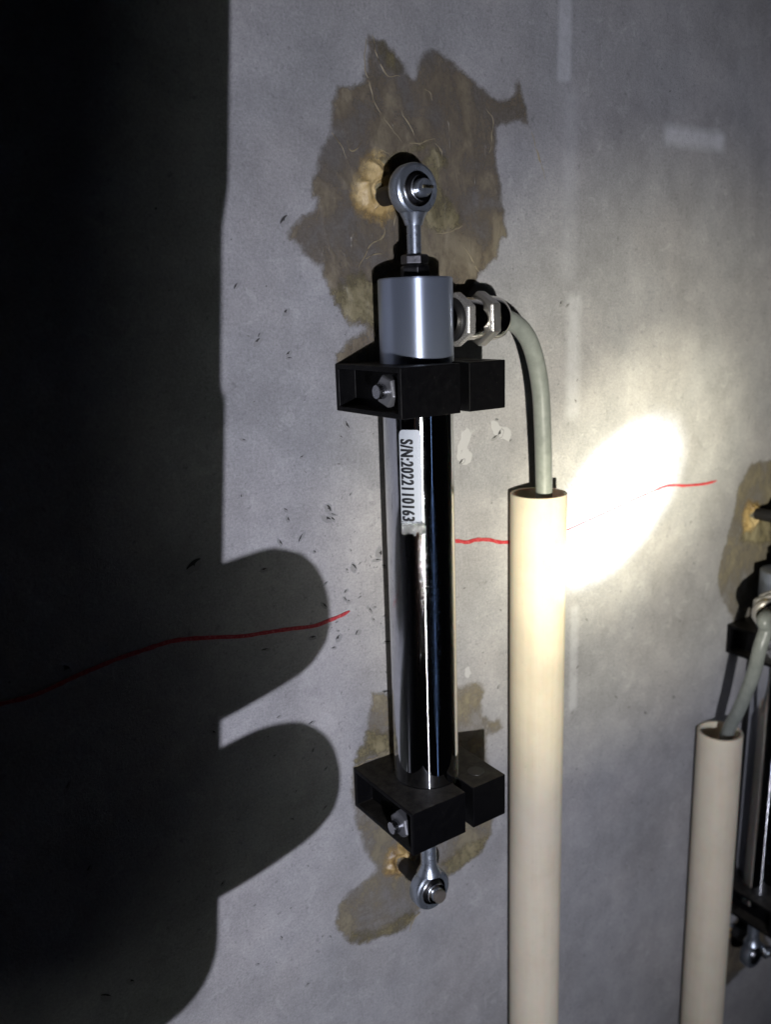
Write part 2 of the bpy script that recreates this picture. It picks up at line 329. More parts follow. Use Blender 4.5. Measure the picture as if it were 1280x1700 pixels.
def sheet(name, outline, th, m, parent=None, it=3, amp=0.1, seed=1, base=0.0, edge=0.25):
    """a thin raised layer on the wall with a sloping, ragged rim"""
    pts = fractal(outline, it, amp, seed); n = len(pts); bm = bmesh.new()
    area = sum(pts[i].x*pts[(i+1) % n].y - pts[(i+1) % n].x*pts[i].y for i in range(n)); sg = 1 if area > 0 else -1
    ins = []
    for i in range(n):
        a, b = pts[i-1], pts[(i+1) % n]; d = (b-a).normalized() if (b-a).length > 1e-6 else Vector((1, 0)); ins.append(pts[i] + Vector((-d.y, d.x))*sg*edge)
    a = [bm.verts.new((p.x, -base+0.0, p.y)) for p in pts]; b = [bm.verts.new((p.x, -base-th, p.y)) for p in ins]
    for i in range(n): bm.faces.new((a[i], a[(i+1) % n], b[(i+1) % n], b[i]))
    for tri in tessellate_polygon([[Vector((p.x, p.y, 0)) for p in ins]]):
        try: bm.faces.new([b[i] for i in tri])
        except ValueError: pass
    return link(name, bm, m, parent)

import numpy as np
def film_sheet(name, outline, m, parent, seed, base=0.05, step=0.8, feather=2.6, hmax=0.6, amp=0.09):
    """resin smeared on the wall: a relief that thins out towards its ragged rim"""
    P = np.array([(p.x, p.y) for p in fractal(outline, 3, amp, seed)]); A = P; B = np.roll(P, -1, 0)
    x0, z0 = P.min(0) - step; x1, z1 = P.max(0) + step; nx = int((x1-x0)/step)+1; nz = int((z1-z0)/step)+1
    gx, gz = np.meshgrid(x0 + step*np.arange(nx), z0 + step*np.arange(nz), indexing='ij'); q = np.stack([gx.ravel(), gz.ravel()], 1)
    d2 = np.full(len(q), 1e9); ins = np.zeros(len(q), bool)
    for a, b in zip(A, B):
        ab = b-a; L = max(1e-9, ab@ab); t = np.clip(((q-a)@ab)/L, 0, 1); e = q-(a+t[:, None]*ab); d2 = np.minimum(d2, (e*e).sum(1))
        if a[1] != b[1]:
            c = ((a[1] > q[:, 1]) != (b[1] > q[:, 1])) & (q[:, 0] < (b[0]-a[0])*(q[:, 1]-a[1])/(b[1]-a[1])+a[0]); ins ^= c
    sd = np.where(ins, np.sqrt(d2), -np.sqrt(d2)); keep = sd > -step*1.1; idx = -np.ones(len(q), int); ids = np.nonzero(keep)[0]; idx[ids] = np.arange(len(ids))
    co = []
    for i in ids:
        x, z = q[i]; e = min(1.0, max(0.0, sd[i]/feather)); v = Vector((x*0.05, z*0.05, seed))
        r1 = 1-abs(mnoise.noise(v*1.6 + Vector((mnoise.noise(v*2), 0, 0))))*3.2; r2 = mnoise.noise(v*5)
        h = base + e*(0.16 + 0.5*hmax*max(0, r1)**2 + 0.25*hmax*max(0, r2)); co.append((x*S, -h*S, z*S))
    idx2 = idx.reshape(nx, nz); a, b, c, d = idx2[:-1, :-1], idx2[1:, :-1], idx2[1:, 1:], idx2[:-1, 1:]; ok = (a >= 0) & (b >= 0) & (c >= 0) & (d >= 0)
    faces = np.stack([a[ok], d[ok], c[ok], b[ok]], 1)[:, ::-1].tolist()
    me = bpy.data.meshes.new(name); me.from_pydata(co, [], faces); me.materials.append(M[m])
    at = me.attributes.new('rim', 'FLOAT', 'POINT'); at.data.foreach_set('value', (np.clip(sd[ids]/feather, -1, 4)).astype(np.float32))
    me.polygons.foreach_set('use_smooth', [True]*len(me.polygons)); me.update()
    o = bpy.data.objects.new(name, me); C.objects.link(o); o.parent = parent; return o

# ------------------------------------------------------------------ data traced in wall millimetres (x along the wall, z up)
PATCH_A=[(-5.71,131.85),(-3.92,140.04),(-2.82,147.73),(-0.81,146.21),(3.93,145.4),(8.71,143.1),(12.56,139.5),(15.45,135.33),(16.68,135.85),(17.15,141.18),(20.84,145.02),(26.04,146.07),(30.23,144.7),(36.62,141.24),(44.32,137.8),(51.12,134.12),(57.53,132.5),(62.28,134.46),(64.06,139.59),(65.0,141.99),(67.7,135.85),(70.82,129.47),(72.12,122.81),(69.62,124.3),(65.33,124.77),(59.31,122.58),(55.15,121.82),(54.54,113.02),(56.31,104.69),(58.11,96.2),(59.33,87.55),(60.56,81.41),(57.49,81.8),(55.66,78.68),(55.4,74.26),(50.79,71.58),(46.58,68.94),(44.23,65.25),(38.97,54.02),(28.46,45.31),(16.63,32.38),(-10.34,34.15),(-21.26,37.81),(-21.78,41.83),(-17.68,44.27),(-17.29,45.8),(-13.48,47.71),(-8.34,50.11),(-15.78,51.15),(-18.59,56.09),(-21.92,61.21),(-24.05,65.71),(-25.52,70.64),(-30.01,73.06),(-33.69,77.83),(-38.3,79.65),(-37.5,82.63),(-31.43,88.01),(-26.82,90.04),(-25.76,92.69),(-27.97,93.35),(-27.66,98.54),(-24.97,106.04),(-19.53,114.48),(-18.55,123.99),(-15.52,129.69)]
PATCH_B=[(-12.14,-89.6),(-3.07,-92.76),(12.96,-97.72),(29.37,-99.76),(34.84,-99.89),(39.51,-100.04),(46.14,-102.72),(48.04,-107.26),(45.59,-111.36),(46.03,-117.14),(50.89,-121.92),(56.86,-122.14),(57.87,-128.27),(52.84,-129.97),(48.39,-129.75),(49.2,-140.44),(55.58,-160.89),(52.28,-171.05),(51.3,-179.57),(45.17,-185.82),(35.17,-188.55),(28.32,-190.77),(22.53,-192.52),(16.77,-196.81),(9.25,-200.18),(2.72,-204.77),(2.61,-208.15),(-2.71,-205.95),(-10.56,-204.17),(-17.45,-204.08),(-24.88,-201.15),(-30.3,-194.33),(-33.85,-185.32),(-32.77,-180.24),(-26.79,-173.48),(-17.7,-171.99),(-13.42,-169.87),(-16.46,-162.95),(-19.04,-156.33),(-20.36,-149.55),(-22.35,-138.42),(-23.28,-128.64),(-22.34,-121.0),(-20.03,-113.89),(-15.56,-108.82),(-14.31,-100.06)]
PATCH_C=[(280.49,-26.97),(251.64,-29.29),(232.29,-28.87),(227.65,-35.45),(221.69,-44.42),(220.59,-54.12),(215.31,-69.82),(210.97,-79.04),(209.28,-88.8),(216.01,-103.92),(225.2,-114.76),(232.01,-127.1),(242.17,-142.45),(298.68,-153.48)]
PATCH_D=[(239.16,-323.4),(258.37,-317.39),(283.53,-338.37),(293.16,-361.61),(273.42,-365.43),(257.24,-366.09),(244.84,-368.52),(236.49,-346.15)]
SM1=[(25.3,114.58),(28.47,112.02),(30.6,109.75),(31.64,106.98),(27.23,104.69),(27.12,99.81),(31.43,95.91),(34.73,92.73),(37.17,90.3),(37.46,86.52),(33.46,84.31),(24.55,82.85),(19.19,85.2),(18.2,88.04),(15.46,102.41),(18.79,108.96)]
SM2=[(-2.42,109.07),(6.52,110.46),(14.76,113.39),(25.33,115.77),(25.83,114.22),(18.86,111.34),(10.5,108.41),(4.25,103.34),(1.56,85.94),(-2.4,86.62),(-5.05,93.56),(-7.13,101.15),(-5.47,105.82)]
SM3=[(-0.81,146.21),(3.94,145.77),(8.71,143.1),(11.55,139.38),(14.93,134.9),(9.4,134.65),(4.49,135.06),(1.24,138.5),(-0.05,141.98)]
SM4=[(1.41,65.61),(-8.68,69.8),(-16.18,68.8),(-22.52,63.8),(-19.27,56.62),(-14.59,51.32),(-8.02,51.09),(-4.59,46.71),(14.22,45.91),(17.38,58.97)]
SM5=[(-21.71,-119.41),(-10.43,-118.83),(-2.99,-119.1),(-2.62,-109.37),(-15.45,-104.51),(-18.1,-110.27),(-21.49,-115.03)]
SM6=[(19.03,-180.69),(36.31,-176.89),(50.29,-178.27),(45.17,-185.82),(35.17,-188.55),(28.32,-190.77),(24.53,-188.23)]
SM7=[(9.26,-199.75),(2.72,-204.77),(-2.71,-205.95),(-10.56,-204.17),(-22.44,-202.39),(-28.79,-196.72),(-26.14,-193.13),(-13.75,-197.56),(-3.3,-197.6),(3.94,-195.11)]
SM8=[(285.36,-60.86),(244.72,-55.58),(232.61,-56.03),(230.03,-62.33),(228.93,-72.28),(247.29,-77.33),(289.91,-92.46)]
RIDGES=[[(-0.81,146.21),(0.4,141.31),(2.62,136.83),(5.45,134.58),(9.89,134.48)],[(-3.22,145.17),(-4.46,138.53),(-2.5,129.27),(-0.32,124.3),(3.88,119.43),(10.66,113.08)],[(9.06,125.21),(12.45,120.94),(15.36,115.93)],[(19.97,132.41),(22.55,131.53),(24.05,128.59)],[(10.68,113.86),(16.84,113.55),(25.33,115.77)],[(0.56,85.91),(1.41,81.95),(-3.72,79.07),(-6.85,75.45),(-10.01,70.66)],[(-6.92,73.86),(-3.89,75.08),(-0.38,75.11)],[(-18.62,114.56),(-15.59,111.12),(-13.02,106.84)],[(-12.74,112.45),(-10.55,109.25),(-6.6,112.54)],[(48.78,128.22),(52.23,124.46),(51.62,117.81),(50.42,112.74)],[(37.91,78.44),(41.33,74.17),(45.4,69.82)],[(24.56,83.26),(31.2,83.83),(37.46,86.52)],[(72.5,122.42),(74.69,117.01),(76.65,111.95),(79.27,107.73)],[(79.0,108.59),(79.71,104.67)],[(-32.68,116.25),(-29.95,111.48),(-25.38,106.75)],[(4.46,108.78),(1.54,110.11),(0.08,110.39)],[(6.76,89.29),(5.59,85.25)],[(25.29,114.18),(27.39,111.94),(28.38,107.99)],[(-17.03,-112.85),(-13.38,-111.84),(-6.86,-111.76)],[(22.75,-182.3),(35.26,-182.5),(42.18,-182.81)],[(9.25,-200.18),(5.51,-202.69),(3.09,-207.52)],[(-22.5,-119.5),(-16.12,-119.12),(-7.97,-118.92)]]
LINE_A=[(-148.4,-55.73),(-143.37,-55.5),(-133.01,-55.39),(-120.04,-52.61),(-108.46,-50.62),(-98.5,-49.67),(-88.19,-49.11),(-75.51,-51.21),(-64.47,-53.52),(-55.21,-54.46),(-45.61,-55.43),(-35.68,-56.67),(-29.2,-56.07),(-23.91,-55.4),(-19.86,-54.41)]
LINE_B=[(25.27,-35.27),(32.39,-36.29),(37.74,-37.77),(42.57,-37.61),(49.77,-38.89),(55.79,-41.03),(66.1,-42.62)]
LINE_C=[(89.57,-42.66),(95.22,-42.52),(112.64,-39.79),(135.04,-36.1),(154.36,-33.06),(165.55,-31.95),(179.67,-33.94),(194.26,-35.05),(204.21,-34.85)]
PITS=[(-17.85,16.12,2.0),(-36.45,6.7,0.8),(-17.14,-9.58,0.8),(-27.2,-13.48,2.0),(-28.01,-17.33,1.8),(-25.54,-15.87,1.6),(-25.92,-17.41,1.4),(-44.09,-11.34,1.0),(-43.76,-14.75,1.4),(-47.27,-22.69,1.6),(-38.56,-22.31,1.6),(-33.7,-28.62,0.8),(-5.79,-34.14,2.0),(-6.89,-37.04,1.8),(-9.39,-34.98,0.8),(-17.16,-37.83,1.6),(-20.29,-38.04,0.8),(-29.37,-41.43,1.2),(-21.03,-46.38,1.0),(-21.8,-49.3,1.2),(-20.42,-50.51,1.0),(-10.96,-55.92,1.6),(-8.66,-55.69,1.0),(-16.5,-63.98,1.6),(-25.09,-64.32,2.2),(-36.26,-61.34,1.6),(-27.44,-67.56,1.0),(-3.31,-71.46,1.6),(-9.51,-60.32,1.0),(-20.44,12.27,1.0),(-58.58,15.17,1.0),(-3.41,-40.0,1.0),(-54.09,-31.43,1.6),(-30.76,-49.98,1.4),(-55.68,-60.97,1.2),(-38.05,85.7,1.8),(-39.36,56.14,1.6),(-54.06,49.2,0.8),(-50.74,46.9,1.6),(-49.68,49.41,0.8),(-39.35,42.55,1.2),(-39.22,41.13,1.0),(-56.87,65.15,1.0),(-7.75,68.16,0.8),(-115.88,-169.6,1.8),(-47.51,-207.88,1.6),(-68.15,-187.34,1.2),(-57.34,-180.81,1.0),(-78.98,-146.77,1.2),(-49.38,-131.82,1.2),(-38.75,-94.94,1.4),(-79.25,-24.99,2.8),(-124.35,-50.2,2.4),(-127.61,-89.4,2.0),(-124.54,-121.21,2.0),(-124.41,-171.15,1.8),(56.53,5.18,2.6),(53.25,3.79,1.8),(35.7,-4.05,1.4),(61.84,1.6,1.0),(90.06,56.32,1.8),(93.62,55.51,1.4),(36.13,-108.71,1.6),(54.97,-107.13,1.2),(56.08,-71.64,1.0),(36.19,-57.52,1.0),(109.85,-88.82,1.0),(155.01,-150.78,1.4),(177.57,-148.68,1.6),(131.9,-134.81,1.6),(142.16,-143.82,1.2),(101.82,-134.05,1.2),(105.56,-165.44,1.0),(147.82,-200.08,1.4),(104.85,-111.29,1.0),(179.91,-106.43,1.2),(184.62,-54.08,1.2),(-5.68,-92.52,2.4),(-55.04,-103.2,0.8),(-52.02,-88.31,1.0),(-33.62,-115.96,1.0),(-34.81,-132.27,1.2),(-38.65,-106.29,1.0),(62.94,-160.54,1.0),(-78.05,-86.2,1.2)]
SCR=[[(51.01,10.7),(53.28,10.97),(56.53,8.18),(61.16,6.71),(62.5,4.05),(61.17,1.42),(57.84,3.04),(53.9,4.47),(51.64,7.68)],[(36.2,8.29),(38.68,9.49),(40.84,7.33),(40.18,4.47),(38.58,1.23),(41.05,-1.02),(40.06,-4.84),(36.62,-5.4),(33.56,-3.05),(33.66,2.77)],[(36.01,-93.34),(38.66,-93.24),(39.62,-96.56),(37.93,-98.31),(35.97,-96.1)]]
MARKS=[[(84.92,174.41),(93.36,175.77),(95.9,143.4),(88.19,142.54)],[(94.29,57.47),(102.24,57.31),(103.71,8.24),(96.22,8.94)],[(145.63,127.52),(194.88,132.3),(195.49,126.06),(150.74,123.26)],[(89.28,138.72),(98.39,139.68),(101.73,62.3),(93.46,62.4)],[(99.24,-80.68),(104.82,-81.96),(104.68,-133.98),(99.35,-132.35)]]


# ------------------------------------------------------------------ the wall
bm = bmesh.new(); bmesh.ops.create_cube(bm, size=1)
for v in bm.verts: v.co = Vector((v.co.x*3000, v.co.y*200+100, v.co.z*3000))
wall = tag(link('wall', bm, 'concrete'), 'grey cast concrete wall with fine pits and pale rubbed marks', kind='structure')
rnd = random.Random(7)
pit_tpl = []
for k in range(8):
    bm = bmesh.new(); n = 12; el = rnd.uniform(0.5, 0.95)
    R = [1 + rnd.uniform(-.28, .28) for i in range(n)]
    def ring(sc, y, of=(0, 0)): return [bm.verts.new((math.cos(2*math.pi*i/n)*R[i]*sc + of[0], y, math.sin(2*math.pi*i/n)*R[i]*sc*el + of[1])) for i in range(n)]
    o, t_, q, c_ = ring(1.3, -0.004), ring(1.02, -0.10), ring(0.88, -0.05, (0, 0.03)), ring(0.35, -0.02, (0, 0.1))
    for a, b, mi in ((o, t_, 0), (t_, q, 1), (q, c_, 1)):
        for i in range(n): f = bm.faces.new((a[i], a[(i+1) % n], b[(i+1) % n], b[i])); f.material_index = mi
    bm.faces.new(c_).material_index = 1
    # shade painted on one side of the pit: an uneven black crescent
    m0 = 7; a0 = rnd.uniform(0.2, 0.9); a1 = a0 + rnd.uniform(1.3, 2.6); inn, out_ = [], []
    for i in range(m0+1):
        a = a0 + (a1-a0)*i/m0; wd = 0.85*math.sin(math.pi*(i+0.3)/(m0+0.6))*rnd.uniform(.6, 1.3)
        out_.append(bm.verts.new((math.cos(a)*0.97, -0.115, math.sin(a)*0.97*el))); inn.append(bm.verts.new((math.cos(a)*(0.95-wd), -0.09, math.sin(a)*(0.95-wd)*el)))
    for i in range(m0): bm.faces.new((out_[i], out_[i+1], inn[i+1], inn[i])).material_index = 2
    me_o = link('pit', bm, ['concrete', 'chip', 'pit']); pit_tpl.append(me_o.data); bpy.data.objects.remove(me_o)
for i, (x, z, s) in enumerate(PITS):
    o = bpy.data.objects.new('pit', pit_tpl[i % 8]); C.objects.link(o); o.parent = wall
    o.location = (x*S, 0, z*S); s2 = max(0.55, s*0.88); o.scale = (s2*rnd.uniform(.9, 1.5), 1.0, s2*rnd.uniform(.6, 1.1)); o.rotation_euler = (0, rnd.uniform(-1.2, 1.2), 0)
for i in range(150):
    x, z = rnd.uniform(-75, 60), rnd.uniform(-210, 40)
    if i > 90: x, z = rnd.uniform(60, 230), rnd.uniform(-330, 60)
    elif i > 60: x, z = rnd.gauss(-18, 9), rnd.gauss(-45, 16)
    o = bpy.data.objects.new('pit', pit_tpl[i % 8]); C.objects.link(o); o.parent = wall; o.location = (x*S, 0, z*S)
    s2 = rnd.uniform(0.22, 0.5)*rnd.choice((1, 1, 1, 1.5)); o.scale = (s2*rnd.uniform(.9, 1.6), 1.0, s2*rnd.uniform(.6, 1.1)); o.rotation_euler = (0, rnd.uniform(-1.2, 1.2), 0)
for i, oc in enumerate(SCR): sheet('scrape', oc, 0.05, 'scrape', wall, 3, 0.16, 20+i, edge=0.3)

# ------------------------------------------------------------------ red marker lines
def marker(name, pts, wdt, label, seed, thin_to=0.0):
    rr = random.Random(seed); sp = spline([(x, 0, z) for x, z in pts], 7); bm = bmesh.new(); L, Rr = [], []
    for i, p in enumerate(sp):
        t = (sp[min(i+1, len(sp)-1)] - sp[max(i-1, 0)]).normalized(); nrm = Vector((-t.z, 0, t.x))
        e = min(1.0, 0.35 + min(i, len(sp)-1-i)*0.22); hw = wdt/2*e*(0.66 if i/len(sp) < thin_to else 1.0)*(1 + 0.25*mnoise.noise(p*0.35) + rr.uniform(-.07, .07))
        L.append(bm.verts.new(p + nrm*hw + Vector((0, -0.42, 0)))); Rr.append(bm.verts.new(p - nrm*hw*rr.uniform(.9, 1.1) + Vector((0, -0.42, 0))))
    for i in range(len(sp)-1): bm.faces.new((L[i], L[i+1], Rr[i+1], Rr[i]))
    ext = bmesh.ops.extrude_face_region(bm, geom=list(bm.faces)); bmesh.ops.translate(bm, verts=[v for v in ext['geom'] if isinstance(v, bmesh.types.BMVert)], vec=(0, 0.40, 0))
    o = link(name, bm, 'ink'); return tag(o, label, 'marker line', 'red marker lines on the wall')
LINE = [[(x, z) for x, z in L] for L in (LINE_A, LINE_B, LINE_C)]
marker('marker_line', LINE[0], 1.35, 'long red marker line running into the dark on the left of the chrome tube', 1)
marker('marker_line', LINE[1], 1.5, 'short red marker line between the chrome tube and the front cream pipe', 2)
marker('marker_line', LINE[2], 1.2, 'red marker line crossing the white torch spot right of the front cream pipe', 3, 0.52)

# ------------------------------------------------------------------ resin around the anchors
def lump(name, cx, cz, r, h, parent, seed, ecc=1.0):
    """the hump of filler squeezed out round an anchor"""
    n = 22; oc = []
    for i in range(n):
        a = 2*math.pi*i/n; k = r*(1 + 0.30*mnoise.noise(Vector((math.cos(a)*1.3, math.sin(a)*1.3, seed))) + 0.14*mnoise.noise(Vector((math.cos(a)*4, math.sin(a)*4, seed+3))))
        oc.append((cx + math.cos(a)*k, cz + math.sin(a)*k*ecc))
    o = film_sheet(name, oc, 'plug_film', parent, int(seed*3)+1, base=0.42, step=0.4, feather=r*0.5, hmax=h, amp=0.14)
    for v in o.data.vertices:
        x, z = v.co.x/S-cx, v.co.z/S-cz; d = math.hypot(x, z)/r; ring = math.exp(-((d-0.48)/0.2)**2); v.co.y -= S*h*0.55*ring*(1 + 0.5*mnoise.noise(Vector((x*0.3, z*0.3, seed)))); 
        if d < 0.34: v.co.y = min(v.co.y + S*h*0.5*(1-d/0.34), -0.42*S)
    return o
def ridges(parent, lst, base=0.3, seed=0):
    for k, pl in enumerate(lst):
        sp = spline([(x, -base, z) for x, z in pl], 6); n = len(sp); bm = bmesh.new()
        rr = [0.05 + 0.30*math.sin(math.pi*(i+0.5)/n)*max(0.15, 0.75 + 1.3*mnoise.noise(p*0.45 + Vector((k, 0, 0)))) for i, p in enumerate(sp)]
        pts = [p + Vector((0.8*mnoise.noise(p*0.3), 0, 0.8*mnoise.noise(p*0.3 + Vector((9, 0, 0))))) for p in sp]
        sweep(bm, pts, rr, 8)
        for v in bm.verts: v.co.y = -base + (v.co.y + base)*0.6
        link('ridge', bm, 'ridge', parent, smooth=True, angle=80)
pa = empty('resin_patch', (0, 0, 0), 'large brown resin patch smeared over the concrete around the top eye of the chrome sensor', 'resin patch', 'resin patches')
film_sheet('film', PATCH_A, 'film', pa, 3)
for i, sm in enumerate((SM1, SM2, SM3, SM4)): film_sheet('smear', sm, 'smear', pa, 30+i, base=0.32 + 0.04*i, feather=3.0, hmax=0.8)
lump('plug', -1.0, 97.5, 11.2, 2.6, pa, 1.0, ecc=1.18)
ridges(pa, [q for k, q in enumerate(RIDGES[:18]) if k != 14])
pb = empty('resin_patch', (0, 0, 0), 'ragged brown resin patch below and behind the lower black clamp', 'resin patch', 'resin patches')
film_sheet('film', PATCH_B, 'pale_film', pb, 5)
for i, sm in enumerate((SM5, SM6, SM7)): film_sheet('smear', sm, 'smear', pb, 40+i, base=0.32 + 0.04*i, feather=3.0, hmax=0.8)
lump('plug', -2.0, -170.0, 9.0, 2.8, pb, 5.0)
ridges(pb, RIDGES[18:])
pc = empty('resin_patch', (0, 0, 0), 'pale brown resin patch at the right edge above the second cream pipe', 'resin patch', 'resin patches')
film_sheet('film', PATCH_C, 'pale_film', pc, 7); film_sheet('smear', SM8, 'smear', pc, 50, base=0.32, feather=3.0, hmax=0.8)
lump('plug', 237, -59, 10.5, 2.4, pc, 8.0)
pd = empty('resin_patch', (0, 0, 0), 'small dim resin patch beside the second pipe near the bottom right corner', 'resin patch', 'resin patches')
film_sheet('film', PATCH_D, 'film', pd, 9); lump('plug', 241, -325, 6.4, 2.8, pd, 11.0)

# ------------------------------------------------------------------ the displacement sensor
TR = 12.45
def make_sensor(root, gland_dir, with_label=True):
    # z = 0 of the sensor's own frame is the wall height 0; its axis stands 20 mm off the wall
    link('head', lathe([(0, 67.0-0.6), (5.2, 66.4), (12.35, 66.4), (12.85, 65.9), (12.85, 34.2), (12.4, 33.8), (0, 33.8)], n=96, close=False), 'alu', root, True)
    link('tube', lathe([(0, 33.8), (TR, 33.8), (TR, -132.4), (11.9, -133.0), (0, -133.0)], n=128, close=False), 'chrome', root, True)
    # top rod, lock nuts, eye
    link('threaded_rod', lathe(thread(2.5, 1.0, 66.0, 86.0, 0.18), n=32, close=False), 'zinc', root, True, angle=60)
    link('lock_nut', hexnut(8.2, 70.6, 74.0, 'Z', phase=0.35), 'dark_steel', root, bevel=0.15)
    link('lock_nut', hexnut(9.0, 66.45, 70.4, 'Z', phase=0.1), 'dark_steel', root, bevel=0.15)
    def eye(zc, s, neck, nr):
        bm = bmesh.new(); pr = [(5.6, -2.7), (7.4, -3.0), (8.1, -2.6), (8.45, -1.6), (8.5, 0), (8.45, 1.6), (8.1, 2.6), (7.4, 3.0), (5.6, 2.7)]
        add_lathe(bm, pr + [pr[0]], n=72, axis='Y', at=(0, 0, zc), close=False)
        if s < 0: add_lathe(bm, [(0, zc-6.8), (4.6, zc-7.3), (3.5, zc-9.4), (2.9, zc-11.2), (0, zc-11.2)], n=40, close=False)
        else: add_lathe(bm, [(0, zc+6.8), (5.0, zc+7.2), (4.0, zc+9.2), (nr, zc+11.4), (nr, neck), (0, neck)], n=40, close=False)
        e = link('rod_eye', bm, 'zinc', root, True, angle=32)
        link('race', lathe([(4.9, -2.9), (5.55, -3.15), (5.6, -2.4), (5.6, 2.4), (5.55, 3.15), (4.9, 2.9)], n=64, axis='Y', at=(0, 0, zc), close=False), 'nickel', e, True)
        pr = [(math.sqrt(max(0.01, 5.45**2-y*y)), y) for y in [-4.0+0.5*i for i in range(17)]]
        link('ball', lathe([(0, -4.0)] + pr + [(0, 4.0)], n=56, axis='Y', at=(0, 0, zc), close=False), 'dark_steel', e, True)
    eye(94.6, -1, 0, 0); eye(-171.6, 1, -133.0, 3.2)
    # cable gland: built along +X, then turned
    g = bpy.data.objects.new('cable_gland', None); C.objects.link(g); g.parent = root; g.location = (0, 0, 52.0*S); g.rotation_euler = (0, 0, gland_dir); g.empty_display_size = 0.01
    gb = link('gland_body', lathe([(0, 11.5), (6.2, 11.5), (6.2, 15.0), (7.2, 15.0), (7.2, 20.0), (7.7, 20.35), (7.75, 26.6), (7.5, 27.0), (0, 27.0)], n=72, axis='X', close=False), 'nickel', g, True)
    link('rubber_washer', lathe([(0, 14.3), (7.4, 14.3), (7.6, 14.6), (7.6, 16.0), (7.4, 16.2), (0, 16.2)], n=64, axis='X', close=False), 'washer', g, True)
    link('hex_collar', hexnut(16.6, 16.25, 20.3, 'X', phase=math.radians(31)), 'collar', g, bevel=0.35)
    link('hex_cap', hexnut(17.0, 26.9, 31.9, 'X', phase=math.radians(28)), 'cap', g, bevel=0.35)
    dome = [(0, 31.8), (8.0, 31.8), (8.05, 33.2), (7.9, 35.2), (7.35, 37.0), (6.3, 38.3), (5.0, 38.9), (4.1, 38.9), (3.9, 36.0), (0, 36.0)]
    link('dome_nut', lathe(dome, n=80, axis='X', close=False), 'nickel', g, True)
    if with_label:
        bm = bmesh.new(); a0, a1, z1, z0 = math.radians(-68.5), math.radians(-32.2), 16.2, -16.6; na, nz = 24, 60; gr = {}
        for i in range(na+1):
            for j in range(nz+1):
                a = a0 + (a1-a0)*i/na; z = z1 + (z0-z1)*j/nz
                wmm = (a1-a0)*TR; x = wmm*i/na; d = min(x, wmm-x)
                if d < 1.6 and z > z1-1.6: z = min(z, z1 - 1.6 + math.sqrt(max(0, 1.6**2-(1.6-d)**2)))
                if j == nz: z += 0.9*mnoise.noise(Vector((i*0.8, 3, 1))) + 0.4*(i/na)
                lift = 0.10 + (0.3 if j == nz else 0.0)
                r = TR + lift; gr[i, j] = bm.verts.new((r*math.sin(a), -r*math.cos(a), z))
        for i in range(na):
            for j in range(nz): bm.faces.new((gr[i, j], gr[i+1, j], gr[i+1, j+1], gr[i, j+1]))
        lab = link('serial_label', bm, 'paper', root, True)
        cu = bpy.data.curves.new('t', 'FONT'); cu.body = 'S/N:2022110163'; cu.size = 1.0; cu.resolution_u = 6; cu.offset = 0.02; cu.space_character = 1.18
        to = bpy.data.objects.new('t', cu); C.objects.link(to); bpy.context.view_layer.update()
        me = bpy.data.meshes.new_from_object(to.evaluated_get(bpy.context.evaluated_depsgraph_get())); bpy.data.objects.remove(to)
        xs = [v.co.x for v in me.vertices]; x0, x1 = min(xs), max(xs); ys = [v.co.y for v in me.vertices]; y0, y1 = 0.0, 0.70
        bmt = bmesh.new(); bmt.from_mesh(me)
        bmesh.ops.remove_doubles(bmt, verts=bmt.verts, dist=1e-5)
        for k in range(1, 14): bmesh.ops.bisect_plane(bmt, geom=list(bmt.verts)+list(bmt.edges)+list(bmt.faces), dist=1e-6, plane_co=(0, -0.02 + k*0.055, 0), plane_no=(0, 1, 0))
        bmesh.ops.triangulate(bmt, faces=bmt.faces)
        ch = 4.4/TR; zt, zb = 12.9, -15.7
        for v in bmt.verts:
            u = (v.co.x-x0)/(x1-x0); q = v.co.y/0.70; a = math.radians(-65.6) + ch*q; z = zt + (zb-zt)*u
            r = TR + 0.17; v.co = Vector((r*math.sin(a), -r*math.cos(a), z))
        for k, dx in enumerate((-0.16, 0.16)):
            cp = bmt.copy(); 
            for v in cp.verts: v.co = Vector((v.co.x*(1+0.0004*(k+1)), v.co.y*(1+0.0004*(k+1)), v.co.z + dx))
            mt = bpy.data.meshes.new('t'); cp.to_mesh(mt); cp.free(); bmt.from_mesh(mt)
        link('lettering', bmt, 'print', lab)
        bm = bmesh.new(); gr = {}; b0, b1 = math.radians(-69), math.radians(-30); na, nz = 26, 20
        for i in range(na+1):
            for j in range(nz+1):
                a = b0 + (b1-b0)*i/na; z = -15.9 - 4.6*j/nz*(1 + 0.35*mnoise.noise(Vector((i*0.3, 0, 5)))); z += 0.3*mnoise.noise(Vector((i*.5, j*.5, 2)))
                r = TR + 0.06 + 0.55*abs(mnoise.noise(Vector((i*0.33, j*0.55, 7))))*(1-j/nz*0.6); gr[i, j] = bm.verts.new((r*math.sin(a), -r*math.cos(a), z))
        for i in range(na):
            for j in range(nz): bm.faces.new((gr[i, j], gr[i+1, j], gr[i+1, j+1], gr[i, j+1]))
        link('torn_tape', bm, 'tape', root)
s1 = empty('displacement_sensor', (0, -20.15, 0), 'chrome displacement sensor with white serial sticker, standing left of the front cream pipe', 'sensor', 'displacement sensors')
make_sensor(s1, 0.0)
s2 = empty('displacement_sensor', (240.0, -20.15, -152.5), 'out of focus chrome sensor cut off by the right edge, behind the second cream pipe', 'sensor', 'displacement sensors')
make_sensor(s2, -math.radians(161), False); s2.rotation_euler = (0, -math.radians(-1.0), 0)

